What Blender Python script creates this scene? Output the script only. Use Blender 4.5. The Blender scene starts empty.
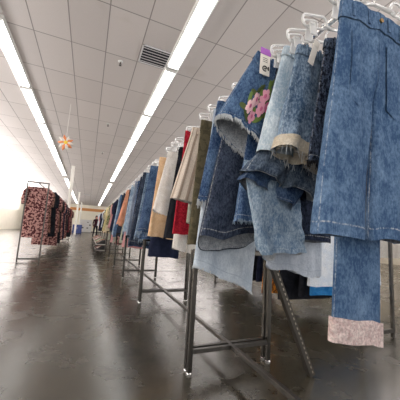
import bpy, bmesh, math, random
from mathutils import Vector, Matrix, noise
C = bpy.context.scene.collection
PI = math.pi
H = 0.8            # camera height
CEIL = 4.23        # ceiling height
GRIDX, GRIDY = 0.61, 1.2

# ------------------------------------------------------------------ helpers
def lin(r, g, b):
    f = lambda c: (c/255/12.92) if c/255 <= 0.04045 else ((c/255+0.055)/1.055)**2.4
    return (f(r), f(g), f(b), 1.0)

class MB:
    """collects vertices, faces and uvs for one mesh object"""
    def __init__(self): self.v = []; self.f = []; self.uv = []; self.mi = []
    def vert(self, p): self.v.append(tuple(p)); return len(self.v)-1
    def face(self, idx, uv=None, mi=0):
        self.f.append(tuple(idx)); self.uv.append(uv or [(0, 0)]*len(idx)); self.mi.append(mi)
    def box(self, c, s, rot=None, mi=0):
        b = len(self.v)
        for dx in (-.5, .5):
            for dy in (-.5, .5):
                for dz in (-.5, .5):
                    p = Vector((dx*s[0], dy*s[1], dz*s[2]))
                    if rot: p = rot @ p
                    self.v.append(tuple(Vector(c)+p))
        for q in ((0,1,3,2),(4,6,7,5),(0,4,5,1),(2,3,7,6),(0,2,6,4),(1,5,7,3)):
            self.face([b+i for i in q], [(0,0),(1,0),(1,1),(0,1)], mi)
    def tube(self, pts, r, n=10, cap=True, square=False, mi=0):
        pts = [Vector(p) for p in pts]; rings = []
        up0 = None; L = 0
        for i, p in enumerate(pts):
            d = (pts[min(i+1, len(pts)-1)]-pts[max(i-1, 0)]).normalized()
            if up0 is None:
                up0 = Vector((0, 0, 1)) if abs(d.z) < .9 else Vector((0, 1, 0))
            a = up0-d*up0.dot(d)
            a = a.normalized() if a.length > 1e-5 else d.orthogonal().normalized()
            up0 = a; b = d.cross(a)
            rr = r[i] if isinstance(r, (list, tuple)) else r
            if i: L += (pts[i]-pts[i-1]).length
            ring = []
            for k in range(n):
                t = 2*PI*(k+(.5 if square else 0))/n
                ring.append(self.vert(p+(a*math.cos(t)+b*math.sin(t))*rr))
            rings.append((ring, L))
        for (r0, l0), (r1, l1) in zip(rings, rings[1:]):
            for k in range(n):
                k2 = (k+1) % n
                self.face((r0[k], r0[k2], r1[k2], r1[k]), [(k/n, l0), ((k+1)/n, l0), ((k+1)/n, l1), (k/n, l1)], mi)
        if cap:
            self.face(list(reversed(rings[0][0])), None, mi); self.face(rings[-1][0], None, mi)
    def lathe(self, prof, c=(0, 0, 0), n=16, mi=0):
        rings = []
        for (r, z) in prof:
            rings.append([self.vert((c[0]+r*math.cos(2*PI*k/n), c[1]+r*math.sin(2*PI*k/n), c[2]+z)) for k in range(n)])
        for a, b in zip(rings, rings[1:]):
            for k in range(n): self.face((a[k], a[(k+1) % n], b[(k+1) % n], b[k]), None, mi)
        self.face(list(reversed(rings[0])), None, mi); self.face(rings[-1], None, mi)
    def build(self, name, mat, parent=None, smooth=False, bevel=0, loc=None):
        me = bpy.data.meshes.new(name)
        me.from_pydata(self.v, [], self.f)
        ul = me.uv_layers.new(name='UVMap')
        i = 0
        for uv in self.uv:
            for t in uv: ul.data[i].uv = t; i += 1
        for m in (mat if isinstance(mat, (list, tuple)) else [mat]): me.materials.append(m)
        for p, m in zip(me.polygons, self.mi):
            p.material_index = m; p.use_smooth = smooth
        bm = bmesh.new(); bm.from_mesh(me)
        bmesh.ops.recalc_face_normals(bm, faces=bm.faces); bm.to_mesh(me); bm.free()
        o = bpy.data.objects.new(name, me); C.objects.link(o)
        if parent: o.parent = parent
        if loc: o.location = loc
        if bevel:
            b = o.modifiers.new('b', 'BEVEL'); b.width = bevel; b.segments = 2; b.limit_method = 'ANGLE'
        return o

def tag(o, label=None, cat=None, group=None, kind=None):
    if label: o['label'] = label
    if cat: o['category'] = cat
    if group: o['group'] = group
    if kind: o['kind'] = kind
    return o
def empty(name, loc):
    o = bpy.data.objects.new(name, None); C.objects.link(o); o.location = loc; o.empty_display_size = .1
    return o
def copy_tree(o, parent=None):
    c = o.copy(); C.objects.link(c)
    if parent: c.parent = parent
    for ch in list(o.children): copy_tree(ch, c)
    return c
ORD = ['first','second','third','fourth','fifth','sixth','seventh','eighth','ninth','tenth','eleventh','twelfth','thirteenth','fourteenth','fifteenth','sixteenth','seventeenth','eighteenth','nineteenth','twentieth','twenty-first','twenty-second','twenty-third','twenty-fourth','twenty-fifth','twenty-sixth']

# ------------------------------------------------------------------ materials
def newmat(name):
    m = bpy.data.materials.new(name); m.use_nodes = True
    nt = m.node_tree; return m, nt, nt.nodes['Principled BSDF']
def N(nt, t, **kw):
    n = nt.nodes.new(t)
    for k, v in kw.items(): setattr(n, k, v)
    return n
def math_(nt, op, a, b=None, c=None, clamp=False):
    n = N(nt, 'ShaderNodeMath', operation=op); n.use_clamp = clamp
    for i, x in enumerate((a, b, c)):
        if x is None: continue
        if isinstance(x, (int, float)): n.inputs[i].default_value = x
        else: nt.links.new(x, n.inputs[i])
    return n.outputs[0]
def mixc(nt, fac, a, b):
    n = N(nt, 'ShaderNodeMix', data_type='RGBA')
    for s, x in ((n.inputs[0], fac), (n.inputs[6], a), (n.inputs[7], b)):
        if isinstance(x, (int, float)): s.default_value = x
        elif isinstance(x, tuple): s.default_value = x
        else: nt.links.new(x, s)
    return n.outputs[2]
def noise_(nt, vec, scale, detail=4, rough=.6, dist=0):
    n = N(nt, 'ShaderNodeTexNoise'); n.inputs['Scale'].default_value = scale
    n.inputs['Detail'].default_value = detail; n.inputs['Roughness'].default_value = rough
    n.inputs['Distortion'].default_value = dist
    nt.links.new(vec, n.inputs['Vector']); return n.outputs[0]
def remap(nt, x, a, b, c=0., d=1.):
    n = N(nt, 'ShaderNodeMapRange'); nt.links.new(x, n.inputs[0])
    for i, v in enumerate((a, b, c, d)): n.inputs[i+1].default_value = v
    return n.outputs[0]

def simple(name, col, rough=.6, metal=0., spec=.5, var=.0, scale=20):
    m, nt, p = newmat(name)
    p.inputs['Roughness'].default_value = rough; p.inputs['Metallic'].default_value = metal
    p.inputs['Specular IOR Level'].default_value = spec
    if var:
        tc = N(nt, 'ShaderNodeTexCoord')
        f = remap(nt, noise_(nt, tc.outputs['Object'], scale), .3, .7)
        d = tuple(max(0, c*(1-var)) for c in col[:3])+(1,); l = tuple(min(1, c*(1+var)) for c in col[:3])+(1,)
        nt.links.new(mixc(nt, f, d, l), p.inputs['Base Color'])
    else: p.inputs['Base Color'].default_value = col
    return m

def denim(name, dark, light, stitch=(205, 205, 200), speck=.55, patch=.5, hemline=True):
    m, nt, p = newmat(name); L = nt.links
    tc = N(nt, 'ShaderNodeTexCoord')
    ob = tc.outputs['Object']
    f1 = remap(nt, noise_(nt, ob, 8, 5, .6, .4), .38, .64)                # broad wash
    mp = N(nt, 'ShaderNodeMapping'); mp.inputs['Scale'].default_value = (1, 1, .5); L.new(ob, mp.inputs[0])
    f2 = remap(nt, noise_(nt, mp.outputs[0], 130, 3, .75), .40, .62)        # slubby grain
    f3 = remap(nt, noise_(nt, mp.outputs[0], 30, 4, .65), .42, .62)         # creases worn pale
    f = math_(nt, 'ADD', math_(nt, 'MULTIPLY', f1, patch*.7), math_(nt, 'MULTIPLY', f2, speck*.8))
    f = math_(nt, 'ADD', f, math_(nt, 'MULTIPLY', f3, .22))
    f = math_(nt, 'SUBTRACT', f, .17, clamp=True)
    col = mixc(nt, f, lin(*dark), lin(*light))
    uv = N(nt, 'ShaderNodeSeparateXYZ'); L.new(tc.outputs['UV'], uv.inputs[0])
    u, v = uv.outputs[0], uv.outputs[1]
    seam = math_(nt, 'LESS_THAN', math_(nt, 'ABSOLUTE', math_(nt, 'SUBTRACT', u, .47)), .004)
    seam2 = math_(nt, 'LESS_THAN', math_(nt, 'ABSOLUTE', math_(nt, 'SUBTRACT', u, .02)), .004)
    s = math_(nt, 'MAXIMUM', seam, seam2)
    if hemline:
        s = math_(nt, 'MAXIMUM', s, math_(nt, 'LESS_THAN', math_(nt, 'ABSOLUTE', math_(nt, 'SUBTRACT', v, .955)), .003))
    dash = math_(nt, 'GREATER_THAN', f2, .35)
    s = math_(nt, 'MULTIPLY', math_(nt, 'MULTIPLY', s, f2), .55)
    col = mixc(nt, s, col, lin(*stitch))
    L.new(col, p.inputs['Base Color'])
    p.inputs['Roughness'].default_value = .92; p.inputs['Specular IOR Level'].default_value = .15
    bp = N(nt, 'ShaderNodeBump'); bp.inputs['Strength'].default_value = .35; bp.inputs['Distance'].default_value = .004
    L.new(math_(nt, 'ADD', f2, f3), bp.inputs['Height']); L.new(bp.outputs[0], p.inputs['Normal'])
    return m

def cloth(name, col, col2=None, scale=14, stripes=0, contrast=.2, rough=.9, camo=False):
    m, nt, p = newmat(name); L = nt.links
    tc = N(nt, 'ShaderNodeTexCoord'); ob = tc.outputs['Object']
    c0 = lin(*col); c1 = lin(*(col2 or col))
    if stripes:
        uv = N(nt, 'ShaderNodeSeparateXYZ'); L.new(tc.outputs['UV'], uv.inputs[0])
        f = math_(nt, 'GREATER_THAN', math_(nt, 'FRACT', math_(nt, 'MULTIPLY', uv.outputs[0], stripes)), .6)
    else:
        n = noise_(nt, ob, scale, 3 if not camo else 1, .5, .6)
        f = remap(nt, n, .47, .53) if camo else remap(nt, n, .35, .65)
    a = mixc(nt, f, c0, c1)
    g = remap(nt, noise_(nt, ob, 130, 2), .35, .65, 1-contrast, 1)
    mul = N(nt, 'ShaderNodeMix', data_type='RGBA', blend_type='MULTIPLY'); mul.inputs[0].default_value = 1
    L.new(a, mul.inputs[6])
    cm = N(nt, 'ShaderNodeCombineColor')
    for i in range(3): L.new(g, cm.inputs[i])
    L.new(cm.outputs[0], mul.inputs[7])
    L.new(mul.outputs[2], p.inputs['Base Color'])
    p.inputs['Roughness'].default_value = rough; p.inputs['Specular IOR Level'].default_value = .15
    bp = N(nt, 'ShaderNodeBump'); bp.inputs['Strength'].default_value = .2; bp.inputs['Distance'].default_value = .003
    L.new(g, bp.inputs['Height']); L.new(bp.outputs[0], p.inputs['Normal'])
    return m

def emis(name, col, s):
    m, nt, p = newmat(name)
    p.inputs['Base Color'].default_value = (.9, .9, .9, 1)
    p.inputs['Emission Color'].default_value = col; p.inputs['Emission Strength'].default_value = s
    return m

def plastic_clear():
    m, nt, p = newmat('clear_plastic')
    p.inputs['Base Color'].default_value = (1, 1, 1, 1); p.inputs['Roughness'].default_value = .12
    p.inputs['Transmission Weight'].default_value = .55; p.inputs['IOR'].default_value = 1.3
    return m

def ceiling_mat():
    m, nt, p = newmat('ceiling_tiles'); L = nt.links
    g = N(nt, 'ShaderNodeNewGeometry'); s = N(nt, 'ShaderNodeSeparateXYZ'); L.new(g.outputs['Position'], s.inputs[0])
    def line(x, off, per, w):
        q = math_(nt, 'FRACT', math_(nt, 'ADD', math_(nt, 'DIVIDE', math_(nt, 'SUBTRACT', x, off), per), 100.5))
        d = math_(nt, 'MULTIPLY', math_(nt, 'ABSOLUTE', math_(nt, 'SUBTRACT', q, .5)), per)
        return remap(nt, d, w*.6, w, 1., 0.), math_(nt, 'FLOOR', math_(nt, 'ADD', math_(nt, 'DIVIDE', math_(nt, 'SUBTRACT', x, off), per), 100))
    lx, ix = line(s.outputs[0], -.03, GRIDX, .011)
    ly, iy = line(s.outputs[1], .37, GRIDY, .011)
    ln = math_(nt, 'MAXIMUM', lx, ly)
    cv = N(nt, 'ShaderNodeCombineXYZ'); L.new(ix, cv.inputs[0]); L.new(iy, cv.inputs[1])
    wn = N(nt, 'ShaderNodeTexWhiteNoise', noise_dimensions='2D'); L.new(cv.outputs[0], wn.inputs['Vector'])
    base = mixc(nt, wn.outputs['Value'], lin(218, 211, 209), lin(226, 219, 217))
    sp = remap(nt, noise_(nt, g.outputs['Position'], 60, 2), .35, .65, 0, 1)
    base = mixc(nt, math_(nt, 'MULTIPLY', sp, .12), base, lin(190, 184, 180))
    stn = remap(nt, noise_(nt, g.outputs['Position'], 1.1, 3), .66, .74)
    base = mixc(nt, math_(nt, 'MULTIPLY', stn, .12), base, lin(180, 165, 145))
    L.new(mixc(nt, ln, base, lin(158, 151, 149)), p.inputs['Base Color'])
    p.inputs['Roughness'].default_value = .9; p.inputs['Specular IOR Level'].default_value = .15
    return m

def floor_mat():
    m, nt, p = newmat('polished_concrete'); L = nt.links
    g = N(nt, 'ShaderNodeNewGeometry'); pos = g.outputs['Position']
    a = remap(nt, noise_(nt, pos, 1.3, 7, .65, .3), .3, .7)
    b = remap(nt, noise_(nt, pos, 26, 6, .75), .42, .66)
    col = mixc(nt, a, lin(*FLOOR_A), lin(*FLOOR_B))
    col = mixc(nt, math_(nt, 'MULTIPLY', b, .5), col, lin(*FLOOR_C))
    s = N(nt, 'ShaderNodeSeparateXYZ'); L.new(pos, s.inputs[0])
    def joint(x, off, per):
        q = math_(nt, 'FRACT', math_(nt, 'ADD', math_(nt, 'DIVIDE', math_(nt, 'SUBTRACT', x, off), per), 100.5))
        return math_(nt, 'LESS_THAN', math_(nt, 'MULTIPLY', math_(nt, 'ABSOLUTE', math_(nt, 'SUBTRACT', q, .5)), per), .005)
    j = math_(nt, 'MAXIMUM', joint(s.outputs[0], -2.6, 4.5), joint(s.outputs[1], 3.02, 4.5))
    col = mixc(nt, math_(nt, 'MULTIPLY', j, .6), col, lin(35, 33, 30))
    L.new(col, p.inputs['Base Color'])
    r = remap(nt, noise_(nt, pos, 3.5, 5, .6), .3, .7, .20, .31)
    L.new(r, p.inputs['Roughness'])
    p.inputs['IOR'].default_value = FLOOR_IOR
    bp = N(nt, 'ShaderNodeBump'); bp.inputs['Strength'].default_value = .05; bp.inputs['Distance'].default_value = .01
    L.new(noise_(nt, pos, 9, 3), bp.inputs['Height']); L.new(bp.outputs[0], p.inputs['Normal'])
    return m

FLOOR_A, FLOOR_B, FLOOR_C, FLOOR_IOR = (34, 31, 24), (54, 50, 41), (96, 90, 77), 1.85
LIGHT = 5.0; WORLD = 1.5; UP = 2500
M = {}
M['steel'] = simple('tubular_steel', lin(84, 81, 77), .24, 1.0)
M['steel_dark'] = simple('dark_steel', lin(88, 85, 82), .38, .9, var=.25)
M['chrome'] = simple('bright_chrome', lin(215, 215, 215), .15, 1.0)
M['clear'] = plastic_clear()
M['white_paint'] = simple('white_paint', lin(225, 222, 216), .5)
M['white_metal'] = simple('white_fixture_metal', lin(232, 232, 230), .4)
M['lamp'] = emis('fluorescent_lens', (1, .985, .95, 1), LIGHT)
M['black'] = simple('black_plastic', lin(24, 24, 26), .4)
M['vent'] = simple('vent_metal', lin(232, 232, 234), .4)
M['vent_dark'] = simple('vent_dark', lin(42, 44, 52), .8)
M['cream_wall'] = simple('cream_wall', lin(246, 242, 228), .85, var=.04, scale=2)
M['orange_wall'] = simple('orange_band', lin(214, 150, 92), .8)
M['card'] = simple('tag_card', lin(238, 232, 222), .7)
M['ink'] = simple('tag_ink', lin(40, 38, 40), .7)
M['purple'] = simple('purple_tag', lin(170, 95, 190), .6)
M['yellow'] = simple('yellow_tag', lin(235, 205, 60), .6)
M['thread'] = simple('white_thread', lin(205, 208, 210), .9)
M['thread_blue'] = simple('pale_blue_thread', lin(160, 178, 196), .9)
M['brass'] = simple('brass_button', lin(165, 130, 80), .35, 1.0)

# ------------------------------------------------------------------ room shell
X0, X1, Y0, Y1 = -8.5, 12.0, -5.0, 45.0
def slab(name, c, s, mat):
    b = MB(); b.box(c, s); return tag(b.build(name, mat), kind='structure')
slab('floor', ((X0+X1)/2, (Y0+Y1)/2, -.05), (X1-X0, Y1-Y0, .1), floor_mat())
slab('ceiling', ((X0+X1)/2, (Y0+Y1)/2, CEIL+.05), (X1-X0, Y1-Y0, .1), ceiling_mat())
slab('wall_back', ((X0+X1)/2, Y1+.05, CEIL/2), (X1-X0, .1, CEIL), M['cream_wall'])
slab('wall_left', (X0-.05, (Y0+Y1)/2, CEIL/2), (.1, Y1-Y0, CEIL), M['cream_wall'])
slab('wall_right', (X1+.05, (Y0+Y1)/2, CEIL/2), (.1, Y1-Y0, CEIL), simple('taupe_wall', lin(150, 143, 128), .85, var=.05, scale=2))
slab('trim_1', ((X0+X1)/2, Y1-.06, 3.5), (X1-X0, .12, .42), M['orange_wall'])
slab('baseboard_back', ((X0+X1)/2, Y1-.01, .06), (X1-X0, .02, .12), M['steel_dark'])
for k, y in enumerate((16.5, 28.7, 40.9)):
    b = MB(); b.box((0, 0, CEIL/2), (.17, .17, CEIL))
    o = b.build('column', M['white_paint'], loc=(-1.1, y, 0), bevel=.01)
    p = MB(); p.box((0, 0, .08), (.2, .2, .16)); p.build('column_base', M['white_paint'], o)
    tag(o, ['white square support column beside the left clothes rack', 'white square support column halfway down the left aisle', 'white square support column close to the back wall'][k], 'column', kind='thing')

# ------------------------------------------------------------------ ceiling lights
def make_light():
    r = empty('ceiling_light', (0, 0, 0)); L = 2.34
    b = MB()
    pr = [(-.145, 0), (-.145, -.03), (-.118, -.045), (.118, -.045), (.145, -.03), (.145, 0)]
    a = [b.vert((x, -L/2, z)) for x, z in pr]; c = [b.vert((x, L/2, z)) for x, z in pr]
    for i in range(6): b.face((a[i], a[(i+1) % 6], c[(i+1) % 6], c[i]))
    b.face(a); b.face(list(reversed(c)))
    b.build('housing', M['white_metal'], r)
    b = MB()
    pr = [(-.108, -.045)]+[(-.108*math.cos(t*PI/8), -.048-.045*math.sin(t*PI/8)) for t in range(0, 9)]+[(.108, -.045)]
    e = L/2-.03
    a = [b.vert((x, -e, z)) for x, z in pr]; c = [b.vert((x, e, z)) for x, z in pr]
    for i in range(len(pr)-1): b.face((a[i], a[i+1], c[i+1], c[i]))
    b.face(a); b.face(list(reversed(c)))
    b.build('lens', M['lamp'], r, smooth=True)
    for s in (-1, 1):
        b = MB(); b.box((0, s*(L/2-.015), -.06), (.24, .03, .08)); b.build('end_cap', M['white_metal'], r, bevel=.008)
    return r
proto = make_light(); first = True
rows = [(1.28, 'over the denim racks', -2, 16), (-1.8, 'over the left aisle', -2, 16), (4.3, 'to the right of the denim racks', -2, 12), (-4.85, 'at the far left', -1, 9), (7.35, 'at the far right', -1, 9)]
for X, where, k0, k1 in rows:
    n = 0
    for k in range(k0, k1):
        o = proto if first else copy_tree(proto); first = False
        y = 2.53+2.44*k+1.22+(1.1 if k > 6 else 0)
        o.location = (X, y, CEIL)
        lit = f'fluorescent strip fixture {where}, {ORD[n]} along the row' if n < len(ORD) else ''
        tag(o, lit, 'ceiling light', f'fluorescent fixtures {where}'); n += 1

# vent, sprinklers
def vent(x, y, w, d, label):
    r = empty('ceiling_vent', (x, y, CEIL)); tag(r, label, 'vent')
    b = MB(); b.box((0, 0, -.004), (w, d, .006)); b.build('backing', M['vent_dark'], r)
    b = MB()
    for s in (-1, 1):
        b.box((s*(w/2-.012), 0, -.012), (.024, d, .018)); b.box((0, s*(d/2-.012), -.012), (w, .024, .018))
    b.build('frame', M['vent'], r)
    n = 6
    for i in range(n):
        yy = -d/2+.03+(d-.06)*(i+.5)/n
        b = MB(); b.box((0, yy, -.018), (w-.05, .036, .004), Matrix.Rotation(math.radians(22), 3, 'X')); b.build('louver', M['vent'], r)
    return r
vent(.875, 4.86, .56, .55, 'square louvered air vent beside the lit row of fixtures')
vent(-.4, 30.5, .6, .6, 'small dark louvered vent far down the ceiling')
def sprinkler(x, y, label):
    r = empty('fire_sprinkler', (x, y, CEIL)); tag(r, label, 'sprinkler', 'fire sprinklers in the ceiling')
    b = MB(); b.lathe([(.05, 0), (.05, -.008), (.028, -.016), (.012, -.018)]); b.build('escutcheon', M['white_metal'], r, smooth=True)
    b = MB(); b.lathe([(.012, -.015), (.012, -.05), (.007, -.055), (.006, -.085)], n=10)
    for s in (-1, 1): b.tube([(s*.012, 0, -.045), (s*.022, 0, -.06), (s*.012, 0, -.082), (0, 0, -.088)], .0035, 6)
    b.build('sprinkler_head', M['steel_dark'], r)
    b = MB(); b.lathe([(.026, -.088), (.028, -.092), (.01, -.096)], n=14); b.build('deflector', M['steel_dark'], r)
sprinkler(.27, 5.33, 'white and grey fire sprinkler nearest the louvered vent')
sprinkler(.27, 8.9, 'fire sprinkler further down the same line of ceiling tiles')
sprinkler(.27, 12.5, 'fire sprinkler third along the line of ceiling tiles')

# ------------------------------------------------------------------ garments
def smooth01(x): x = max(0, min(1, x)); return x*x*(3-2*x)

class Garment:
    """front panel is the quad tl,tr,bl,br in world (x,z) at depth y; thickness grows to an open hem"""
    def __init__(s, y, tl, tr, bl, br, legs=True, crotch=.5, t0=.025, t1=.085, yaw=0., lean=0., wr=.012, fold=0, seed=0, gap=.05, n=32, rows=24, sag=.0, hemwave=.012, bd=0.):
        s.y=y; s.tl=Vector(tl); s.tr=Vector(tr); s.bl=Vector(bl); s.br=Vector(br); s.legs=legs; s.crotch=crotch
        s.t0=t0; s.t1=t1; s.yaw=yaw; s.lean=lean; s.wr=wr; s.fold=fold; s.seed=seed; s.gap=gap; s.n=n; s.rows=rows; s.sag=sag; s.hemwave=hemwave; s.bd=bd
        s.xc=(tl[0]+tr[0])/2; s.zc=(tl[1]+tr[1])/2
        s.W=(s.tr-s.tl).length
    def flat(s, u, v):
        a=(u+1)/2
        top=s.tl.lerp(s.tr,a); bot=s.bl.lerp(s.br,a)
        return top.lerp(bot,v)
    def th(s, v): return s.t0+(s.t1-s.t0)*max(0,v)**.8
    def disp(s, u, v, side):
        q=noise.noise(Vector((u*3.1+s.seed*7.3, v*2.0, side*5+s.seed)))
        q2=noise.noise(Vector((u*8+s.seed*3.7, v*3.0+9, side*5+s.seed)))
        q3=noise.noise(Vector((u*1.6+s.seed*2.9+v*1.5, v*8.0-u*1.5, side*3+s.seed*1.7)))
        d=s.wr*(1.5*q+.8*q2+.55*q3)*(.3+.7*v)
        if s.fold: d+=s.fold*v*math.sin(u*PI*6.5+s.seed+side)
        return d
    def pos(s, u, v, th_sin, scale=1., out=0.):
        """u in -1..1, th_sin: -1 (towards the viewer) .. 1"""
        p=s.flat(u,v); side=1 if th_sin>0 else -1
        T=s.th(v)/2
        y=T*th_sin*scale+(T-s.t0/2)+s.disp(u,v,side)*min(1,abs(th_sin)*1.6)
        if out: y+=out*(1 if th_sin>0 else -1)
        hw=s.hemwave*noise.noise(Vector((u*1.4,th_sin*1.0,s.seed*2.1)))*v**3
        x=p.x-s.xc; z=p.y-s.zc
        return Vector((x, y+s.yaw*x+s.lean*v, z-hw-s.sag*v*(1-u*u)-s.bd*v**3*max(0,th_sin)))
    def ringpt(s, half, k, n, v, scale=1., out=0.):
        t=2*PI*k/n
        if half==0:
            u=-math.cos(t)*(1+out*2/s.W); sn=-math.sin(t)
            sg=math.copysign(abs(sn)**.75,sn)
            return s.pos(u,v,sg*scale,1,out)
        g=s.gap*smooth01((v-s.crotch)/(1-s.crotch)*1.5)
        ui=g; uo=1+out*2/s.W
        a=(1-math.cos(t))/2
        u=ui+(uo-ui)*a
        sn=-math.sin(t)
        leg=math.copysign(abs(sn)**.75,sn)
        T=max(0,1-abs(u/uo)**2.6)**.5
        tor=math.copysign(T,sn) if abs(sn)>1e-6 else (0 if a>.5 else 1.)
        b=smooth01((v-s.crotch+.06)/.12)
        if abs(sn)<1e-6 and a<.5: tor=0.
        val=tor*(1-b)+leg*b
        return s.pos(half*u,v,val*scale,1,out)
    def halves(s): return (-1,1) if s.legs else (0,)
    def shell(s, mb, half, v0, v1, rows, out=0., scale=1., rim=False, n=None, jag=0):
        n=n or s.n; rings=[]
        for i in range(rows+1):
            v=v0+(v1-v0)*i/rows
            ring=[]
            for k in range(n):
                p=s.ringpt(half,k,n,v,scale,out)
                if jag and i==rows: p.z+=random.uniform(-jag,jag)
                ring.append(mb.vert(p))
            rings.append((ring,v))
        for (a,va),(b,vb) in zip(rings,rings[1:]):
            for k in range(n):
                k2=(k+1)%n
                mb.face((a[k],a[k2],b[k2],b[k]),[(k/n,va),((k+1)/n,va),((k+1)/n,vb),(k/n,vb)])
        return rings

def strands(g, half, mb, cnt, ln, v=.995):
    for i in range(cnt):
        k=random.random()*64
        p=g.ringpt(half,k,64,v); l=ln*random.uniform(.3,1.); w=random.uniform(.0012,.0028)
        dx=random.uniform(-.35,.35)*l; dy=random.uniform(-.3,.3)*l-.002
        a=mb.vert(p+Vector((-w,0,.004))); b=mb.vert(p+Vector((w,0,.004)))
        c=mb.vert(p+Vector((dx+w*.5,dy,-l))); d=mb.vert(p+Vector((dx-w*.5,dy,-l)))
        mb.face((a,b,c,d))

def patch(g, mb, u0, u1, v0, v1, out=.003, side=-1, nu=6, nv=6, taper=0.):
    idx=[]
    for j in range(nv+1):
        for i in range(nu+1):
            v=v0+(v1-v0)*j/nv; uc=(u0+u1)/2; u=uc+(u0+(u1-u0)*i/nu-uc)*(1-taper*j/nv)
            if taper and j==nv: v+=(v1-v0)*.12*(1-abs(2*i/nu-1))
            T=max(0,1-abs(u)**2.6)**.5
            p=g.pos(u,v,side*T*1.0,1,out); idx.append(mb.vert(p))
    w=nu+1
    for j in range(nv):
        for i in range(nu):
            mb.face((idx[j*w+i],idx[j*w+i+1],idx[(j+1)*w+i+1],idx[(j+1)*w+i]),[(i/nu,j/nv)]*4)

def make_garment(name, label, cat, g, mat, lining=None, waist=True, cuff=None, fray=None, detail=2, group=None, pockets=False, fray_len=.02, fray_n=170, cuff_mat=None, cuff_v=.9, back_drop=0):
    b=MB()
    for h in g.halves(): g.shell(b,h,0,1,g.rows,jag=.004 if fray else 0)
    o=b.build(name,mat,smooth=True,loc=(g.xc,g.y,g.zc))
    tag(o,label,cat,group)
    if lining:
        b=MB()
        for h in g.halves(): g.shell(b,h,.35,.998,8 if detail>1 else 4,out=-.003,scale=.95)
        b.build('lining',lining,o,smooth=True)
    if waist and detail>0:
        b=MB(); n=g.n
        for h in g.halves():
            g.shell(b,h,-.004,.085,2,out=.0035)
        b.build('waistband',mat,o,smooth=True)
        if detail>1:
            for u in (-.75,-.3,.3,.75):
                b=MB(); p=g.pos(u,.04,-max(0,1-abs(u)**2.6)**.5,1,.006); b.box(p,(.011,.005,.05)); b.build('belt_loop',mat,o)
            b=MB(); p=g.pos(.02,.04,-1,1,.006)
            b.tube([p+Vector((0,.003,0)),p+Vector((0,-.003,0))],.008,12); b.build('button',M['brass'],o)
    if pockets and detail>1:
        for s in (-1,1):
            b=MB(); a=s*.5
            patch(g,b,a-.24,a+.24,.14,.44,.004,taper=.15); b.build('pocket',mat,o,smooth=True)
    if cuff:
        for h in g.halves():
            b=MB(); g.shell(b,h,cuff_v,1.012,3,out=.006)
            g.shell(b,h,cuff_v+.01,1.012,3,out=-.006,scale=.93)
            b.build('cuff',cuff,o,smooth=True)
    if fray:
        b=MB()
        for h in g.halves(): strands(g,h,b,fray_n//len(g.halves()),fray_len)
        b.build('frayed_hem',fray,o)
    return o

# ---- hangers
def rrect(cx,cz,w,h,r,y=0,tilt=0):
    pts=[]
    for (sx,sz,a0) in ((1,1,0),(-1,1,PI/2),(-1,-1,PI),(1,-1,1.5*PI)):
        for i in range(4):
            t=a0+i*PI/6; pts.append((sx*(w/2-r)+r*math.cos(t),sz*(h/2-r)+r*math.sin(t)))
    pts.append(pts[0]); c,s_=math.cos(tilt),math.sin(tilt)
    return [(cx+x*c-z*s_,y,cz+x*s_+z*c) for x,z in pts]
def make_hanger(w=.30):
    r=empty('clip_hanger',(0,0,0))
    b=MB()
    pts=[(0,0,-.075),(0,0,-.045)]+[(.021*math.sin(t),0,-.021*math.cos(t)) for t in [.3+i*(PI*1.4-.3)/9 for i in range(10)]]
    b.tube(pts,.004,8); b.build('hook',M['clear'],r,smooth=True)
    b=MB(); b.tube([(-.09,0,-.085),(0,0,-.07),(.09,0,-.085)],.007,8); b.build('arm',M['clear'],r,smooth=True)
    for s in (-1,1):
        b=MB()
        b.tube(rrect(s*.135,-.075,.125,.055,.022,0,-s*.22),.0052,8,cap=False)
        b.tube(rrect(s*.15,-.082,.07,.03,.012,.008,-s*.22),.004,8,cap=False)
        e=b.build('end_loop',M['clear'],r,smooth=True)
        b=MB()
        for yy in (-.012,.012): b.box((s*.155,yy,-.125),(.034,.006,.06),Matrix.Rotation(.2*(1 if yy>0 else -1),3,'X'))
        b.box((s*.155,0,-.098),(.026,.026,.01))
        b.build('clip',M['clear'],e,bevel=.002)
    return r
HANG=make_hanger(); used=[False]
def hanger(x,y,z,label,yaw=0,roll=0):
    o=HANG if not used[0] else copy_tree(HANG); used[0]=True
    o.location=(x,y,z); o.rotation_euler=(0,roll,yaw)
    tag(o,label,'hanger','clear plastic clip hangers on the denim racks'); return o

# ------------------------------------------------------------------ racks
RX0,RX1,RXC=.62,1.17,.896
PITCH=1.544; BAR=1.765
def make_rack():
    r=empty('clothes_rack',(RXC,0,0)); w=(RX1-RX0)/2
    for y in (.022,PITCH-.022):
        for s in (-1,1):
            b=MB(); b.box((s*w,y,.355),(.027,.027,.69)); p=b.build('post',M['steel'],r,bevel=.003)
            b=MB(); b.lathe([(.019,0),(.019,.006),(.012,.012)],(s*w,y,0),12); b.build('foot_glide',M['chrome'],p)
        b=MB(); b.box((0,y,.12),(2*w,.022,.025)); b.build('crossbar',M['steel_dark'],r,bevel=.002)
        b=MB(); b.box((0,y,.69),(2*w,.022,.025)); b.build('crossbar',M['steel'],r,bevel=.002)
        b=MB(); b.box((0,y,.69+(BAR-.69)/2),(.025,.022,BAR-.69)); b.build('upright',M['steel'],r,bevel=.002)
    b=MB(); b.box((0,PITCH/2,.12),(.026,PITCH,.024)); b.build('base_rail',M['steel_dark'],r,bevel=.002)
    b=MB(); b.tube([(0,.01,BAR),(0,PITCH-.01,BAR)],.014,14); b.build('hang_rail',M['chrome'],r,smooth=True)
    return r
RACK=make_rack()
RY=lambda k: 1.515+(k-1)*PITCH
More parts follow.
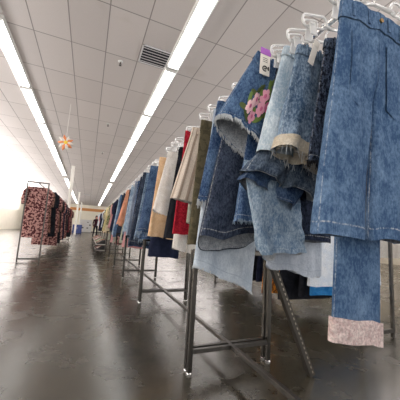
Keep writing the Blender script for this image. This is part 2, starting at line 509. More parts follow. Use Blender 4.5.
names=['nearest steel clothes rack with the slotted diagonal brace under the denim','steel clothes rack second from the camera holding red, cream and tan clothes','steel clothes rack third from the camera, under frayed blue jeans','steel clothes rack fourth from the camera, under grey and peach clothes']
for k in range(0,12):
    o=RACK if k==0 else copy_tree(RACK)
    o.location=(RXC,RY(k),0)
    tag(o,names[k] if k<4 else f'steel clothes rack, {ORD[k]} from the camera along the right of the aisle','clothes rack','steel clothes racks along the aisle')

# slotted brace of the nearest rack
m,nt,p=newmat('slotted_steel')
tc=N(nt,'ShaderNodeTexCoord'); s_=N(nt,'ShaderNodeSeparateXYZ'); nt.links.new(tc.outputs['Object'],s_.inputs[0])
q=math_(nt,'FRACT',math_(nt,'MULTIPLY',s_.outputs[2],32.))
slot=math_(nt,'MULTIPLY',math_(nt,'GREATER_THAN',q,.5),math_(nt,'LESS_THAN',math_(nt,'ABSOLUTE',math_(nt,'ADD',s_.outputs[0],-.006)),.0035))
nt.links.new(mixc(nt,slot,lin(66,62,57),lin(160,152,138)),p.inputs['Base Color'])
p.inputs['Metallic'].default_value=.5; p.inputs['Roughness'].default_value=.45
b=MB(); bl=.86
b.box((0,0,bl/2),(.034,.004,bl)); b.box((.017,.014,bl/2),(.004,.03,bl)); b.box((-.017,.014,bl/2),(.004,.03,bl))
br=b.build('brace',m,RACK)
br.location=(1.318-RXC,1.255-RY(0),.005); br.rotation_euler=(0,math.radians(-25.4),0)

# ------------------------------------------------------------------ denims, nearest rack
D={}
D['jean_mid']=denim('denim_mid_blue',(52,78,112),(122,148,178),speck=.5)
D['jean_deep']=denim('denim_deep_blue',(36,56,88),(104,128,160))
D['navy']=denim('denim_navy',(16,22,36),(58,68,92),speck=.7,patch=.35)
D['tweed']=denim('denim_dark_shaggy',(12,17,30),(96,110,134),speck=1.0,patch=.15)
D['bleach']=denim('denim_bleached',(146,168,186),(224,232,236),patch=.6)
D['light']=denim('denim_light_wash',(104,128,156),(200,212,222),patch=.5)
D['worn']=denim('denim_worn_mid',(58,82,110),(160,180,200),speck=.7)
D['embro']=denim('denim_classic_blue',(40,64,98),(108,136,170),speck=.6)
D['indigo']=denim('denim_dark_indigo',(28,37,54),(88,98,118),speck=.6,patch=.4)
D['blue_vivid']=denim('denim_royal_blue',(36,60,98),(118,146,180),speck=.6)
D['chalk']=denim('denim_chalk_blue',(98,124,152),(190,206,220),speck=.7,stitch=(215,220,225))
D['pale']=denim('denim_pale_ice',(172,185,200),(222,230,237),speck=.5,patch=.5,stitch=(120,140,165))
D['pale_grey']=denim('denim_pale_grey',(160,169,183),(206,212,220),speck=.5,stitch=(120,130,150))
D['slate']=denim('denim_slate',(46,60,80),(124,138,154),speck=.6)
D['lin_grey']=cloth('denim_reverse_grey',(160,166,174),(188,193,200),contrast=.4,scale=40)
D['lin_dark']=cloth('denim_reverse_dark',(100,105,114),(130,134,142),contrast=.4,scale=40)
D['lin_pale']=cloth('denim_reverse_pale',(176,180,186),(198,201,205),contrast=.3,scale=40)
D['cuff_beige']=cloth('bleached_cuff',(196,184,164),(214,206,192),contrast=.25,scale=25)

NEAR='denim on the nearest rack'
R=random.seed
R(3)
g=lambda *a,**k: Garment(*a,**k)
def price_tag(parent,g_,u,v,w,h,dx,top,logo=True,out=.02):
    p=g_.pos(u,v,-1,1,out); rt=Matrix.Rotation(math.radians(dx),3,'Y')
    b=MB(); b.box(p+rt@Vector((0,-.004,-h/2)),(w,.0015,h),rt); t=b.build('price_tag',M['card'],parent)
    b=MB(); b.box(p+rt@Vector((0,-.006,.004)),(w*1.05,.002,h*.28),rt); b.build('tag_header',top,t)
    if logo:
        b=MB(); c=p+rt@Vector((0,-.0056,-h*.72))
        b.tube([c+Vector((w*.22*math.cos(a),0,w*.22*math.sin(a))) for a in [i*PI/6 for i in range(11)]],.003,6)
        b.box(c+Vector((w*.02,0,0)),(w*.16,.001,w*.16)); b.box(c+Vector((w*.36,0,w*.08)),(w*.12,.001,w*.34))
        for i in range(3): b.box(p+rt@Vector((0,-.0056,-h*(.26+.08*i))),(w*.5,.0008,.002),rt)
        b.build('tag_print',M['ink'],t)
make_garment('cropped_jeans','long mid-blue cropped jeans hanging nearest the camera at the right','jeans',
    g(.55,(.70,1.60),(1.02,1.60),(.598,.822),(1.02,.81),crotch=.36,t0=.03,t1=.07,seed=1,wr=.012,gap=.04),D['jean_mid'],D['lin_dark'],pockets=True,group=NEAR)
make_garment('folded_jeans','folded long jeans with a pink frayed hem, reaching lowest behind the cropped jeans','jeans',
    g(.645,(.82,1.58),(1.02,1.58),(.765,.49),(1.0,.46),legs=False,t0=.025,t1=.04,seed=2,wr=.008),D['jean_mid'],D['lin_grey'],
    cuff=cloth('pink_fray',(196,170,168),(226,210,206),contrast=.4,scale=60),cuff_v=.94,fray=M['thread'],group=NEAR)
make_garment('denim_skirt','shaggy near-black denim skirt between the cropped jeans and worn shorts','skirt',
    g(.70,(.795,1.60),(1.06,1.60),(.715,1.085),(1.06,1.06),legs=False,t1=.045,seed=3,wr=.014),D['tweed'],D['lin_dark'],fray=M['ink'],fray_len=.03,group=NEAR)
gw=g(.775,(.725,1.60),(1.02,1.57),(.668,1.165),(1.0,1.10),crotch=.52,t0=.03,t1=.13,seed=4,wr=.017,gap=.03)
o=make_garment('denim_shorts','worn mid-blue denim shorts with beige rolled cuffs and a yellow tag','shorts',gw,D['worn'],D['lin_grey'],cuff=D['cuff_beige'],cuff_v=.9,pockets=True,group=NEAR,fray=M['thread'],fray_n=60,fray_len=.05)
price_tag(o,gw,-.12,.02,.032,.11,-12,M['yellow'],logo=False)
price_tag(o,gw,-.62,.0,.028,.10,18,M['card'],logo=False)
make_garment('denim_shorts','bleached pale blue denim shorts just behind the beige-cuffed pair','shorts',
    g(.88,(.742,1.67),(1.05,1.62),(.632,1.165),(1.03,1.13),crotch=.55,t0=.035,t1=.09,seed=5,wr=.015),D['bleach'],D['lin_pale'],group=NEAR)
make_garment('denim_shorts','navy denim shorts squeezed between the bleached pair and the embroidered skort','shorts',
    g(.965,(.775,1.64),(1.06,1.62),(.672,1.17),(1.06,1.13),crotch=.55,t1=.04,seed=6,wr=.008),D['navy'],D['lin_dark'],group=NEAR)
R(5)
ge=g(1.02,(.702,1.735),(.93,1.60),(.545,1.40),(.80,1.205),legs=False,t0=.03,t1=.20,seed=7,wr=.010,yaw=-.13,n=48,rows=28)
emb=make_garment('denim_skort','tilted blue denim skort with pink rose embroidery and a frayed hem','skort',ge,D['embro'],D['lin_grey'],fray=M['thread'],fray_len=.03,fray_n=460,group=NEAR)
price_tag(emb,ge,-.78,.03,.058,.12,2,M['purple'])
pinks=[simple('rose_pink',lin(214,150,170),.8),simple('rose_pale',lin(232,190,196),.8),simple('rose_deep',lin(190,96,136),.8)]
greens=[simple('leaf_green',lin(96,120,56),.8),simple('leaf_olive',lin(70,84,40),.8)]
def disc_on(gm,b,u,v,ru,rv,a0,out,n=8):
    c=b.vert(gm.pos(u,v,-max(0,1-abs(u)**2.6)**.5,1,out+.004))
    ring=[]
    for k in range(n):
        t=2*PI*k/n; du=ru*math.cos(t)*math.cos(a0)-rv*math.sin(t)*math.sin(a0); dv=(ru*math.cos(t)*math.sin(a0)+rv*math.sin(t)*math.cos(a0))*.8
        uu=u+du; ring.append(b.vert(gm.pos(uu,v+dv,-max(0,1-abs(uu)**2.6)**.5,1,out)))
    for k in range(n): b.face((c,ring[k],ring[(k+1)%n]))
for (u,v,r_,mi) in [(.2,.38,.15,1),(-.06,.50,.15,0),(-.28,.62,.14,1),(-.02,.68,.14,0),(-.38,.76,.13,1),(-.18,.84,.12,0),(.38,.34,.13,0),(.14,.60,.10,2)]:
    f=None
    b=MB()
    for k in range(5): disc_on(ge,b,u+r_*.42*math.cos(k*1.257),v+r_*.36*math.sin(k*1.257),r_*.6,r_*.48,k*1.257,.006)
    f=b.build('embroidered_rose',pinks[mi],emb,smooth=True)
    b=MB(); disc_on(ge,b,u,v,r_*.3,r_*.3,0,.011); b.build('rose_centre',pinks[2 if mi<2 else 1],f,smooth=True)
for i,(u,v,a) in enumerate([(-.28,.52,.5),(.12,.76,-.6),(-.56,.72,1.2),(-.36,.50,2.3),(.28,.56,.2),(-.42,.94,.4),(.0,.5,1.2),(-.62,.86,.2),(-.05,.88,-.5),(.30,.62,.9),(-.1,.4,.9),(-.22,.62,-.7),(-.3,.78,.3),(.0,.6,2.2),(.2,.5,1.8),(-.5,.62,.2),(-.08,.34,2.),(.42,.52,1.3)]):
    b=MB(); disc_on(ge,b,u+.07,v-.06,.15,.055,a,.004); b.build('embroidered_leaf',greens[i%2],emb,smooth=True)
R(8)
make_garment('denim_shorts','slate grey long shorts whose folded hem shows under the beige cuffs','shorts',
    g(.90,(.66,1.19),(1.0,1.16),(.60,1.085),(.985,.985),crotch=.5,t0=.02,t1=.17,seed=8,wr=.022,gap=.02,hemwave=.03),D['slate'],D['lin_grey'],group=NEAR,waist=False)
make_garment('denim_shorts','blue denim shorts with a dark hem just under the slate pair','shorts',
    g(.95,(.66,1.15),(1.0,1.14),(.61,1.055),(.90,.935),crotch=.5,t0=.02,t1=.13,seed=9,wr=.022,gap=.02,hemwave=.03),D['jean_deep'],D['lin_dark'],group=NEAR,waist=False)
make_garment('navy_shorts','dark navy shorts mostly hidden in the gap right of the chalky wide-leg pair','shorts',
    g(.99,(.95,1.3),(1.16,1.3),(.93,.80),(1.17,.79),legs=False,t0=.02,t1=.05,seed=16,wr=.01),D['navy'],D['lin_dark'],group=NEAR,waist=False)
make_garment('long_denim_shorts','chalky blue long denim shorts with wide legs below the folded hems','shorts',
    g(.98,(.61,1.14),(.92,1.14),(.735,.73),(1.01,.735),legs=False,t0=.02,t1=.10,seed=10,wr=.022,hemwave=.045,bd=.02),D['chalk'],D['lin_pale'],group=NEAR,waist=False)
make_garment('denim_shorts','pale grey-blue shorts lowest at the back of the rack, beside the brace','shorts',
    g(1.06,(.82,1.3),(1.19,1.3),(.825,.655),(1.185,.605),legs=False,t0=.02,t1=.06,seed=11,wr=.012,hemwave=.03),D['pale_grey'],D['lin_pale'],group=NEAR,waist=False)
make_garment('denim_shorts','royal blue denim shorts with a frayed hem behind the chalky pair','shorts',
    g(1.12,(.74,1.5),(1.06,1.5),(.67,.875),(1.0,.86),crotch=.5,t1=.07,seed=12,wr=.014),D['blue_vivid'],D['lin_grey'],fray=M['thread_blue'],group=NEAR)
make_garment('long_denim_shorts','dark indigo knee-length denim shorts under the embroidered skort','shorts',
    g(1.24,(.68,1.60),(1.06,1.60),(.548,.785),(.93,.81),legs=False,t0=.03,t1=.14,seed=13,wr=.018,bd=.085,hemwave=.03),D['indigo'],D['lin_grey'],pockets=True,group=NEAR)
make_garment('denim_shorts','pale ice-blue denim shorts with a raw hem, lowest at the aisle side','shorts',
    g(1.42,(.655,1.58),(1.06,1.58),(.585,.62),(.99,.455),legs=False,t0=.03,t1=.07,seed=14,wr=.014,hemwave=.03),D['pale'],D['lin_pale'],fray=M['thread'],fray_len=.012,group=NEAR,pockets=True)
make_garment('denim_shorts','slim blue denim shorts with a grey frayed hem peeking out behind the indigo pair','shorts',
    g(1.35,(.645,1.60),(1.02,1.60),(.555,.985),(.93,.94),crotch=.5,t1=.045,seed=15,wr=.01),D['blue_vivid'],D['lin_pale'],fray=M['thread'],fray_len=.05,group=NEAR)

# hangers on the nearest rack
for i,(x,y,lab) in enumerate([(.896,.57,'above the cropped jeans'),(.896,.715,'above the shaggy dark skirt'),(.896,.79,'above the beige-cuffed shorts'),(.896,.895,'above the bleached shorts'),(.896,1.0,'above the embroidered skort'),(.896,1.255,'above the indigo shorts'),(.896,1.43,'above the pale ice-blue shorts')]):
    hanger(x,y,1.755,'clear plastic clip hanger '+lab,yaw=random.uniform(-.2,.1))

# ------------------------------------------------------------------ second rack and beyond
K={}
K['olive']=cloth('olive_camouflage',(80,74,57),(96,89,70),scale=22,camo=True)
K['cream_stripe']=cloth('cream_striped',(232,218,204),(190,170,154),stripes=16)
K['red']=cloth('red_lace',(150,24,44),(196,44,62),scale=60,contrast=.5)
K['white']=cloth('white_cotton',(226,222,216),(238,235,230))
K['greygreen']=cloth('grey_green',(150,152,140),(170,170,158))
K['black']=cloth('black_cotton',(26,28,34),(42,44,52))
K['white_den']=cloth('off_white_denim',(232,226,218),(246,242,237))
K['tan']=cloth('tan_twill',(214,176,138),(228,196,160))
K['navy']=cloth('navy_cotton',(28,34,56),(42,48,72))
K['peach']=cloth('peach_cotton',(206,142,112),(222,166,138))
K['greyblue']=denim('grey_blue_denim',(112,124,144),(168,178,194))
K['camo']=cloth('green_floral',(84,96,66),(176,170,130),scale=24,camo=True)
K['beige']=cloth('beige_cotton',(206,188,158),(220,206,180))
K['sage']=cloth('sage_cotton',(168,176,158),(186,190,174))
K['pink']=cloth('dusty_pink',(196,138,142),(214,162,162))
K['lemon']=cloth('pale_yellow',(222,208,150),(232,222,176))
K['maroon']=cloth('maroon_cotton',(88,34,46),(118,52,62))
K['brown']=cloth('brown_print',(92,64,56),(170,130,118),scale=30,camo=True)
K['rose_print']=cloth('rose_print',(84,42,46),(196,150,144),scale=26,camo=True)
K['whiteblue']=cloth('white_blue',(226,230,236),(206,216,230))
K['blue']=cloth('bright_blue',(40,120,190),(70,150,214))
K['floral']=cloth('orange_floral',(236,150,50),(120,70,40),scale=45,camo=True)

SEC='clothes on the second rack'
R(21)
make_garment('olive_shorts','dark olive long shorts at the near end of the second rack','shorts',
    g(1.65,(.665,1.60),(1.02,1.60),(.63,.725),(.99,.715),crotch=.45,t1=.08,seed=21,n=24,rows=18),K['olive'],K['olive'],group=SEC)
make_garment('pleated_skirt','cream pleated skirt with brown stripes next to the olive shorts','skirt',
    g(1.80,(.66,1.60),(1.02,1.60),(.53,1.05),(.94,.98),legs=False,t1=.09,seed=22,n=48,rows=18,fold=.012),K['cream_stripe'],K['white'],group=SEC)
make_garment('cotton_shorts','grey-green shorts hanging below the cream pleated skirt','shorts',
    g(1.91,(.73,1.5),(1.02,1.5),(.705,.88),(.96,.86),crotch=.5,t1=.07,seed=23,n=24,rows=14),K['greygreen'],K['white'],group=SEC)
make_garment('white_trousers','white cropped trousers with the lowest hem beside the red lace skirt','trousers',
    g(2.20,(.74,1.6),(1.03,1.6),(.695,.66),(.95,.60),crotch=.4,t1=.07,seed=24,n=24,rows=14),K['white'],K['white'],group=SEC)
make_garment('lace_skirt','bright red lace skirt standing out between cream and black clothes','skirt',
    g(2.06,(.69,1.67),(1.03,1.64),(.645,.79),(.95,.79),legs=False,t1=.08,seed=25,n=32,rows=16,fold=.008),K['red'],K['red'],group=SEC)
make_garment('black_shorts','black cotton long shorts between the red lace skirt and off-white shorts','shorts',
    g(2.36,(.74,1.62),(1.03,1.62),(.655,.74),(.96,.74),crotch=.45,t1=.08,seed=26,n=24,rows=14),K['black'],K['black'],group=SEC)
make_garment('off_white_shorts','off-white denim shorts with a ragged hem against the black pair','shorts',
    g(2.52,(.675,1.61),(1.03,1.60),(.568,1.0),(.93,.93),crotch=.5,t1=.08,seed=27,n=26,rows=16,hemwave=.03),K['white_den'],K['white'],fray=M['thread'],fray_n=80,group=SEC)
make_garment('tan_shorts','tan twill long shorts behind the off-white shorts','shorts',
    g(2.74,(.645,1.60),(1.03,1.60),(.59,.745),(.97,.715),crotch=.7,t1=.09,seed=28,n=24,rows=16),K['tan'],K['beige'],group=SEC)
make_garment('navy_skirt','long navy skirt showing below the tan shorts','skirt',
    g(2.90,(.72,1.55),(1.03,1.55),(.64,.52),(1.0,.50),legs=False,t1=.09,seed=29,n=24,rows=14,fold=.01),K['navy'],K['navy'],group=SEC)
for y,lab in [(1.65,'above the dark olive shorts'),(1.80,'above the cream pleated skirt'),(2.06,'above the red lace skirt'),(2.36,'above the black shorts'),(2.54,'above the off-white shorts'),(2.74,'above the tan shorts')]:
    hanger(RXC,y,1.775,'clear plastic clip hanger '+lab,yaw=random.uniform(-.2,.2))

# racks three and on: rows of garments with their hangers
cycle=[ # y, material, kind, z_top, z_bottom, xl_top, xl_hem, fray, words
 (3.22,'jean_deep','shorts',1.62,.78,.68,.62,1,'frayed dark blue denim shorts'),
 (3.42,'blue_vivid','shorts',1.62,.70,.69,.63,1,'frayed royal blue denim shorts'),
 (3.66,'worn','shorts',1.62,.66,.69,.60,1,'worn blue denim shorts with pale threads'),
 (3.92,'indigo','trousers',1.66,.60,.70,.60,0,'dark indigo cropped jeans'),
 (4.18,'navy','trousers',1.64,.58,.70,.58,0,'navy cropped jeans'),
 (4.42,'jean_deep','trousers',1.64,.52,.70,.62,0,'deep blue cropped jeans'),
 (4.78,'greyblue','trousers',1.64,.66,.70,.60,0,'grey-blue cropped trousers'),
 (5.05,'light','shorts',1.64,.72,.70,.62,1,'light-wash frayed shorts'),
 (5.35,'navy','trousers',1.62,.60,.70,.62,0,'navy trousers'),
 (5.62,'peach','shorts',1.64,.92,.70,.58,0,'peach cotton shorts'),
 (5.88,'peach','shorts',1.64,.84,.70,.60,0,'peach twill shorts'),
 (6.30,'navy','trousers',1.62,.62,.70,.62,0,'navy twill trousers'),
 (6.60,'black','trousers',1.62,.56,.70,.64,0,'black trousers'),
 (6.95,'jean_mid','trousers',1.66,.62,.70,.62,0,'mid-blue jeans'),
 (7.30,'light','trousers',1.66,.66,.70,.60,0,'light-wash jeans'),
 (7.80,'navy','blouse',1.62,.72,.70,.62,0,'navy blouse'),
 (8.15,'black','blouse',1.62,.62,.70,.66,0,'black blouse'),
 (8.60,'pink','blouse',1.60,.80,.70,.62,0,'dusty pink blouse'),
 (9.00,'sage','blouse',1.60,.76,.70,.60,0,'sage green blouse'),
 (9.45,'camo','blouse',1.66,.86,.70,.58,0,'green print blouse'),
 (9.90,'beige','blouse',1.62,.66,.70,.60,0,'beige blouse'),
 (10.4,'camo','blouse',1.68,.80,.70,.58,0,'olive patterned blouse'),
 (10.9,'lemon','blouse',1.66,.70,.70,.56,0,'pale yellow blouse'),
 (11.5,'beige','blouse',1.62,.60,.70,.56,0,'sand-coloured blouse'),
 (12.1,'camo','blouse',1.66,.80,.70,.60,0,'leaf print blouse'),
 (12.7,'beige','blouse',1.60,.60,.70,.60,0,'cream beige blouse'),
 (13.4,'navy','blouse',1.62,.76,.70,.62,0,'dark navy blouse'),
 (14.2,'whiteblue','blouse',1.66,.80,.70,.60,0,'white blouse'),
 (15.0,'navy','blouse',1.62,.60,.70,.58,0,'long navy blouse'),
 (15.8,'black','blouse',1.60,.60,.70,.60,0,'long black blouse'),
 (16.8,'navy','blouse',1.68,.62,.70,.60,0,'deep navy blouse'),
 (17.8,'pink','blouse',1.60,.62,.70,.62,0,'pink blouse'),
 (18.9,'whiteblue','blouse',1.75,.9,.66,.56,0,'pale blue-white blouse'),
]
R(31)
def sleeves(o,g_,mat):
    for s in (-1,1):
        b=MB(); W=g_.W/2
        pts=[(s*W*.75,0,-.03),(s*(W+.03),-.02,-.12),(s*(W+.045),-.03,-.26),(s*(W+.04),-.04,-.40)]
        b.tube(pts,[.05,.055,.05,.042],10,cap=False); b.build('sleeve',mat,o,smooth=True)
cnt={}
for i,(y,mk,kind,zt,zb,xl,xh,fr,wd) in enumerate(cycle):
    k=int((y-1.515)/PITCH)+1; cnt[k]=cnt.get(k,0)+1
    mat=D.get(mk) if (mk in D and kind!='blouse') else K.get(mk,D.get(mk))
    xr=1.09-(xl-.70); xrh=1.12-(xh-.60)*.5
    yaw=random.uniform(-.35,.2); jx=random.uniform(-.05,.03); jz=random.uniform(-.03,.06); jt=random.uniform(-.05,.05)
    gg=g(y,(xl+jx*.3,zt+jt*.5),(xr,zt-jt),(xh+jx,zb+jz),(xrh+jx,zb-.02-jz),legs=(kind!='blouse'),crotch=.45,t0=.04,t1=.12,seed=40+i,n=24,rows=14,wr=.036,yaw=yaw,hemwave=.04)
    nm={'shorts':'denim_shorts' if mk in D else 'cotton_shorts','trousers':'jeans' if mk in D else 'trousers','blouse':'blouse'}[kind]
    lab=f'{wd}, {ORD[cnt[k]-1]} garment along the {ORD[k]} rack from the camera'
    o=make_garment(nm,lab,kind,gg,mat,None,waist=(kind!='blouse'),fray=M['thread_blue'] if fr else None,fray_n=120,fray_len=.06,detail=1,group=f'clothes on the {ORD[k]} rack')
    if kind=='blouse': sleeves(o,gg,mat)
    hanger(RXC,y,1.775,f'clear plastic clip hanger above the {wd}, {ORD[k]} rack',yaw=yaw)

R(35)
for i,(y,mk,zb,xl,wd) in enumerate([(5.18,'pink',.46,.63,'dusty pink'),(5.75,'sage',.50,.64,'sage green'),(6.42,'rose_print',.44,.62,'rose print'),(7.05,'greygreen',.46,.62,'grey-green'),(7.55,'pink',.42,.60,'faded pink'),(8.35,'sage',.46,.60,'pale sage')]):
    k=int((y-1.515)/PITCH)+1
    gg=g(y,(.74,1.56),(1.05,1.56),(xl,zb),(1.06,zb-.01),legs=False,t0=.03,t1=.09,seed=200+i,n=24,rows=10,fold=.012,wr=.02,hemwave=.03)
    make_garment('long_skirt',f'{wd} long skirt with a low hem hanging on the {ORD[k]} rack from the camera','skirt',gg,K[mk],None,detail=1,group='low-hemmed skirts on the far racks')

# ------------------------------------------------------------------ second row of racks, right
R2X=2.36
def long_rack(xc,y0,L,label):
    r=empty('garment_rail',(xc,y0,0)); tag(r,label,'clothes rack')
    for y in (0,L):
        for s in (-1,1):
            b=MB(); b.box((s*.2,y,.85),(.025,.025,1.7)); b.build('post',M['steel_dark'],r,bevel=.002)
        b=MB(); b.box((0,y,1.7),(.425,.025,.025)); b.build('crossbar',M['steel_dark'],r)
        b=MB(); b.box((0,y,.06),(.4,.03,.03)); b.build('foot_bar',M['steel_dark'],r)
    b=MB(); b.tube([(0,0,1.7),(0,L,1.7)],.014,12); b.build('hang_rail',M['chrome'],r,smooth=True)
    return r
long_rack(R2X,1.55,2.7,'dark steel garment rail of long clothes behind the denim racks')
row2=[(1.66,'whiteblue',.43,1.77,'white tunic'),(1.80,'blue',.32,1.95,'bright blue dress'),(1.98,'black',.26,1.99,'black dress'),(2.15,'black',.20,1.88,'long black skirt'),(2.44,'brown',.24,2.1,'brown print dress'),(2.30,'floral',.23,1.79,'orange floral dress'),(2.74,'black',.22,2.18,'black wrap dress'),(2.95,'navy',.22,2.18,'midnight blue dress'),(3.15,'black',.2,2.17,'black evening dress'),(3.35,'navy',.25,2.18,'navy dress'),(3.55,'brown',.3,2.18,'brown patterned tunic dress'),(3.78,'black',.2,2.18,'black pleated dress'),(4.0,'navy',.22,2.18,'dark navy dress')]
R(44)
for i,(y,mk,zb,xl,wd) in enumerate(row2):
    gg=g(y,(xl+.04,1.6),(2.52,1.6),(xl-.06,zb),(2.62,zb-.01),legs=False,t0=.04,t1=.11,seed=80+i,n=24,rows=12,fold=.012,wr=.014)
    o=make_garment('dress',f'{wd} hanging on the garment rail behind the denim racks','dress',gg,K[mk],None,waist=False,group='long clothes on the rear garment rail')

long_rack(4.75,2.2,11.6,'added steel garment rail of shirts blocking the right wall from floor reflections')  # rail and shirts added to keep the bright right wall out of floor reflections
R(47)
thirdm=['greygreen','white','navy','sage','black','greygreen','beige','maroon','whiteblue','black','brown','sage']
thirdw={'greygreen':'grey-green','white':'white','navy':'navy','sage':'sage green','black':'black','beige':'beige','maroon':'maroon','whiteblue':'pale blue','brown':'brown print'}
for i in range(24):
    y=2.4+i*.475; mk=thirdm[i%12]; zb=random.uniform(.45,.75)
    gg=g(y,(4.50,1.6),(5.0,1.6),(4.40,zb),(5.05,zb),legs=False,t0=.05,t1=.2,seed=160+i,n=18,rows=8,fold=.015,yaw=random.uniform(-.3,.3))
    o=make_garment('shirt',f'{thirdw[mk]} shirt, {ORD[i]} from the near end of the added rail that blocks the right wall','shirt',gg,K[mk],None,waist=False,detail=1,group='added shirts blocking the right wall')
    sleeves(o,gg,K[mk])

# ------------------------------------------------------------------ left rack
R(55)
lr=long_rack(-1.08,6.6,9.4,'long clothes rail packed with print blouses along the left side')
leftm=['rose_print','brown','black','maroon','rose_print','navy','brown','black','rose_print','pink','navy','brown','maroon','navy','rose_print','black']
wname={'rose_print':'rose print','brown':'brown print','pink':'dusty pink','maroon':'maroon','black':'black','white':'white','navy':'navy'}
for i in range(26):
    y=6.8+i*.355; mk=leftm[i%len(leftm)]; xr=-.80+random.uniform(-.04,.06)
    zb=random.choice([.35,.5,.6,.25])
    gg=g(y,(-1.30,1.62),(xr-.05,1.62),(-1.34,zb),(xr+.02,zb),legs=False,t0=.05,t1=.15,seed=120+i,n=16,rows=8,fold=.012)
    o=make_garment('blouse',f'{wname[mk]} blouse on the left clothes rail, {ORD[i]} from the near end','blouse',gg,K[mk],None,waist=False,detail=1,group='blouses on the left rail')
    sleeves(o,gg,K[mk])
# hanging decoration over the left rail
r=empty('hanging_decoration',(-.80,8.0,CEIL)); tag(r,'orange and white paper flower hanging from the ceiling over the left rail','decoration')
b=MB(); b.tube([(0,0,0),(0,0,-.95)],.004,6); b.build('cord',M['white_paint'],r)
om=simple('orange_paper',lin(226,140,90),.7)
for k in range(10):
    t=k*PI/5; b=MB()
    for q in range(5):
        a=PI*(q/4-.5)
    pts=[(0,0,-1.15),(.09*math.cos(t),.05*math.sin(t),-1.15+.12*math.sin(t)),(.2*math.cos(t),.06*math.sin(t*2),-1.15+.22*math.sin(t))]
    b.tube(pts,[.02,.055,.012],8); b.build('petal',om if k%2 else M['white_paint'],r,smooth=True)
b=MB(); b.lathe([(.01,-.07),(.05,-.05),(.065,0),(.05,.05),(.01,.07)],(0,0,-1.15),12); b.build('flower_centre',M['yellow'],r,smooth=True)

# ------------------------------------------------------------------ shoe benches by the far racks
def shoe(cm,sole):
    b=MB(); prof=[]
    L=.25; n=9; m_=10; rings=[]
    for i in range(n):
        t=i/(n-1); x=-L/2+L*t
        w=.035+.012*math.sin(t*PI)+.006*t; 
        if i in (0,n-1): w*=.55
        h=.085*(1-smooth01((t-.3)/.6))+.045
        rings.append([b.vert((w*math.cos(2*PI*k/m_),x,.018+h/2+h/2*math.sin(2*PI*k/m_))) for k in range(m_)])
    for a,c in zip(rings,rings[1:]):
        for k in range(m_): b.face((a[k],a[(k+1)%m_],c[(k+1)%m_],c[k]))
    b.face(rings[0]); b.face(rings[-1])
    o=b.build('shoe',cm,smooth=True)
    b=MB(); b.box((0,0,.01),(.085,.26,.02)); b.build('sole',sole,o,bevel=.008)
    return o
bench=empty('shoe_bench',(0,0,0))
for s in (-1,1):
    for q in (-1,1):
        b=MB(); b.box((s*.13,q*.6,.15),(.022,.022,.3)); b.build('leg',M['steel_dark'],bench)
for z in (.12,.29):
    b=MB()
    for k in range(8): b.tube([(-.14+.28*k/7,-.62,z),(-.14+.28*k/7,.62,z)],.005,6)
    for q in (-.6,0,.6): b.tube([(-.14,q,z-.006),(.14,q,z-.006)],.006,6)
    b.build('wire_shelf',M['steel_dark'],bench)
sm=[('pink',simple('pink_shoe',lin(150,84,92),.5)),('green',simple('green_shoe',lin(130,160,120),.5)),('white',simple('white_shoe',lin(225,220,214),.5)),('red',simple('red_shoe',lin(170,70,74),.5)),('tan',simple('tan_shoe',lin(186,146,110),.5)),('black',simple('black_shoe',lin(40,38,40),.4))]
protos={c:shoe(m_,M['white_paint']) for c,m_ in sm}; fresh={c:True for c in protos}
R(66)
bx=[.44,.44,.44,.44]; by=[9.0,10.4,11.8,13.2]
for i in range(4):
    o=bench if i==0 else copy_tree(bench); o.location=(bx[i]-.02,by[i],0)
    tag(o,f'low wire shoe bench, {ORD[i]} one under the far clothes racks','bench','shoe benches under the far racks')
    for z,zz in ((.125,'lower'),(.295,'upper')):
        for j in range(8):
            c=random.choice(['black','black','tan','green','red','pink','white','black'])
            s_=protos[c] if fresh[c] else copy_tree(protos[c]); fresh[c]=False
            s_.location=(bx[i]-.02,by[i]-.5+.14*j,z); s_.rotation_euler=(0,0,PI/2)
            tag(s_,f'{c} shoe on the {zz} shelf of the {ORD[i]} shoe bench, {ORD[j]} from the near end','shoe','shoes on the wire benches')

# ------------------------------------------------------------------ far end: shelf, blue cabinet, person
sx,sy=-.35,44.3
su=empty('shelf_unit',(sx,sy,0)); tag(su,'white shelf unit against the cream back wall','shelf')
for s in (-1,1):
    b=MB(); b.box((s*.9,0,.95),(.05,.45,1.9)); b.build('side_panel',M['white_metal'],su)
b=MB(); b.box((0,.21,.95),(1.8,.03,1.9)); b.build('back_panel',M['vent'],su)
for z in (.12,.55,1.0,1.45,1.88):
    b=MB(); b.box((0,0,z),(1.76,.45,.04)); b.build('shelf',M['white_metal'],su)
R(77)
for zi,z in enumerate((.14,.57,1.02,1.47)):
    for j in range(5):
        h=random.uniform(.07,.2); b=MB(); b.box((0,0,h/2),(.24,.24,h)); 
        o=b.build('storage_box',random.choice([M['vent'],M['card'],M['vent'],M['steel_dark']]),loc=(sx-.66+.33*j,sy-.03,z),bevel=.01)
        tag(o,f'small box on the white shelf unit, {ORD[j]} along the {ORD[zi]} shelf up','box','boxes on the white shelf unit')
bc=empty('storage_cabinet',(-1.05,32.6,0)); tag(bc,'low blue cabinet behind the white column down the left aisle','cabinet')
bm_=simple('blue_paint',lin(48,66,124),.5)
b=MB(); b.box((0,0,.52),(.95,.5,.96)); b.build('body',bm_,bc,bevel=.01)
for s in (-1,1):
    b=MB(); b.box((s*.235,-.26,.53),(.45,.02,.86)); d_=b.build('door',bm_,bc,bevel=.006)
    b=MB(); b.box((s*.04,-.28,.6),(.02,.02,.2)); b.build('handle',M['chrome'],d_)
b=MB(); b.box((0,0,.02),(.9,.45,.04)); b.build('plinth',M['black'],bc)

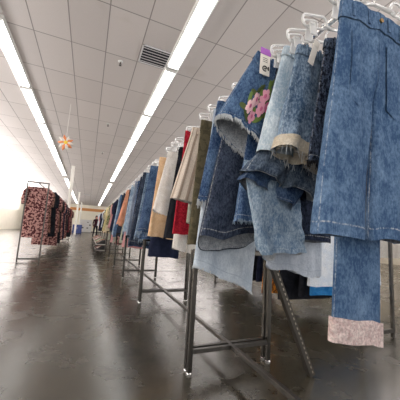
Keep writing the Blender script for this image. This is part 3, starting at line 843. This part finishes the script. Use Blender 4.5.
def person(x,y,label,top,legs,yaw=0):
    skin=simple('skin',lin(190,140,118),.6); hair=simple('dark_hair',lin(40,30,28),.6)
    V=[(0,0,.95),(0,0,1.12),(0,.0,1.30),(0,0,1.42),(0,-.01,1.50),(0,-.02,1.60),
       (.19,0,1.38),(.25,-.02,1.10),(.24,-.12,.88),(.24,-.16,.80),
       (-.19,0,1.38),(-.25,-.02,1.10),(-.24,-.10,.88),(-.24,-.14,.80),
       (.09,0,.90),(.10,-.05,.50),(.10,.0,.09),(.10,-.14,.04),
       (-.09,0,.90),(-.10,.06,.50),(-.10,.16,.10),(-.10,.03,.04),(0,-.02,1.68)]
    Rr=[.15,.13,.15,.10,.055,.085,.062,.046,.038,.035,.062,.046,.038,.035,.095,.062,.042,.038,.095,.062,.042,.038,.07]
    Ed=[(0,1),(1,2),(2,3),(3,4),(4,5),(5,22),(3,6),(6,7),(7,8),(8,9),(3,10),(10,11),(11,12),(12,13),(0,14),(14,15),(15,16),(16,17),(0,18),(18,19),(19,20),(20,21)]
    me=bpy.data.meshes.new('person'); me.from_pydata(V,Ed,[])
    o=bpy.data.objects.new('person',me); C.objects.link(o)
    md=o.modifiers.new('s','SKIN'); md.use_smooth_shade=True
    for i,sv in enumerate(me.skin_vertices[0].data):
        sv.radius=(Rr[i],Rr[i]*.72 if i<4 else Rr[i]); sv.use_root=(i==0)
    md2=o.modifiers.new('d','SUBSURF'); md2.levels=2; md2.render_levels=2
    dg=bpy.context.evaluated_depsgraph_get(); m2=bpy.data.meshes.new_from_object(o.evaluated_get(dg))
    o.modifiers.clear(); o.data=m2
    m2.materials.clear()
    for mm in (top,legs,skin,M['black']): m2.materials.append(mm)
    for p in m2.polygons:
        c=p.center
        if c.z>1.47 or (abs(c.x)>.17 and c.z<.9 and c.z>.7): p.material_index=2
        elif c.z<.12: p.material_index=3
        elif c.z<.93 and abs(c.x)<.2: p.material_index=1
        else: p.material_index=0
        p.use_smooth=True
    o.location=(x,y,0); o.rotation_euler=(0,0,yaw)
    tag(o,label,'person')
    b=MB(); b.lathe([(.02,.135),(.06,.12),(.088,.06),(.09,0),(.085,-.1),(.06,-.2),(.02,-.22)],(0,.025,1.62),14); b.build('hair',hair,o,smooth=True)
    b=MB(); b.lathe([(.006,-.012),(.012,0),(.006,.02)],(0,-.135,1.61),8); b.build('nose',skin,o,smooth=True)
    return o
person(.60,22.6,'person in a dark top and dark leggings standing at the far end of the racks',cloth('dark_top',(52,30,40),(70,40,50)),K['black'],yaw=.4)

# ------------------------------------------------------------------ light and camera
w=bpy.data.worlds.new('World'); bpy.context.scene.world=w; w.use_nodes=True
bg=w.node_tree.nodes['Background']; bg.inputs[0].default_value=(1,.98,.96,1); bg.inputs[1].default_value=WORLD
for x_,nm in ((-6.5,'left'),(8.5,'right')):
    la=bpy.data.lights.new('ceiling_fill_light','AREA'); la.shape='RECTANGLE'; la.size=2.5; la.size_y=42; la.energy=UP; la.color=(1,.975,.965)  # unseen fill added on both sides to brighten the ceiling, no fixture there
    lo=bpy.data.objects.new('ceiling_fill_light',la); C.objects.link(lo); lo.location=(x_,19,2.3); lo.rotation_euler=(PI,0,0)
cam=bpy.data.cameras.new('Camera'); co=bpy.data.objects.new('Camera',cam); C.objects.link(co)
cam.sensor_width=36; cam.sensor_fit='HORIZONTAL'; cam.lens=262*36/400; cam.clip_start=.05; cam.clip_end=200
r_=(.91770204,.10447951,.38328448); d_=(-.39279699,.09427128,.91478055); n_=(-.0594431,.99004897,-.12755218)
mx=Matrix(((r_[0],-r_[1],-r_[2]),(d_[0],-d_[1],-d_[2]),(-n_[0],n_[1],n_[2])))
co.matrix_world=Matrix.Translation((0,0,H))@mx.to_4x4()
sc=bpy.context.scene; sc.camera=co
sc.view_settings.view_transform='Standard'; sc.view_settings.look='None'
sc.view_settings.exposure=0.42; sc.view_settings.gamma=1; sc.view_settings.use_curve_mapping=False
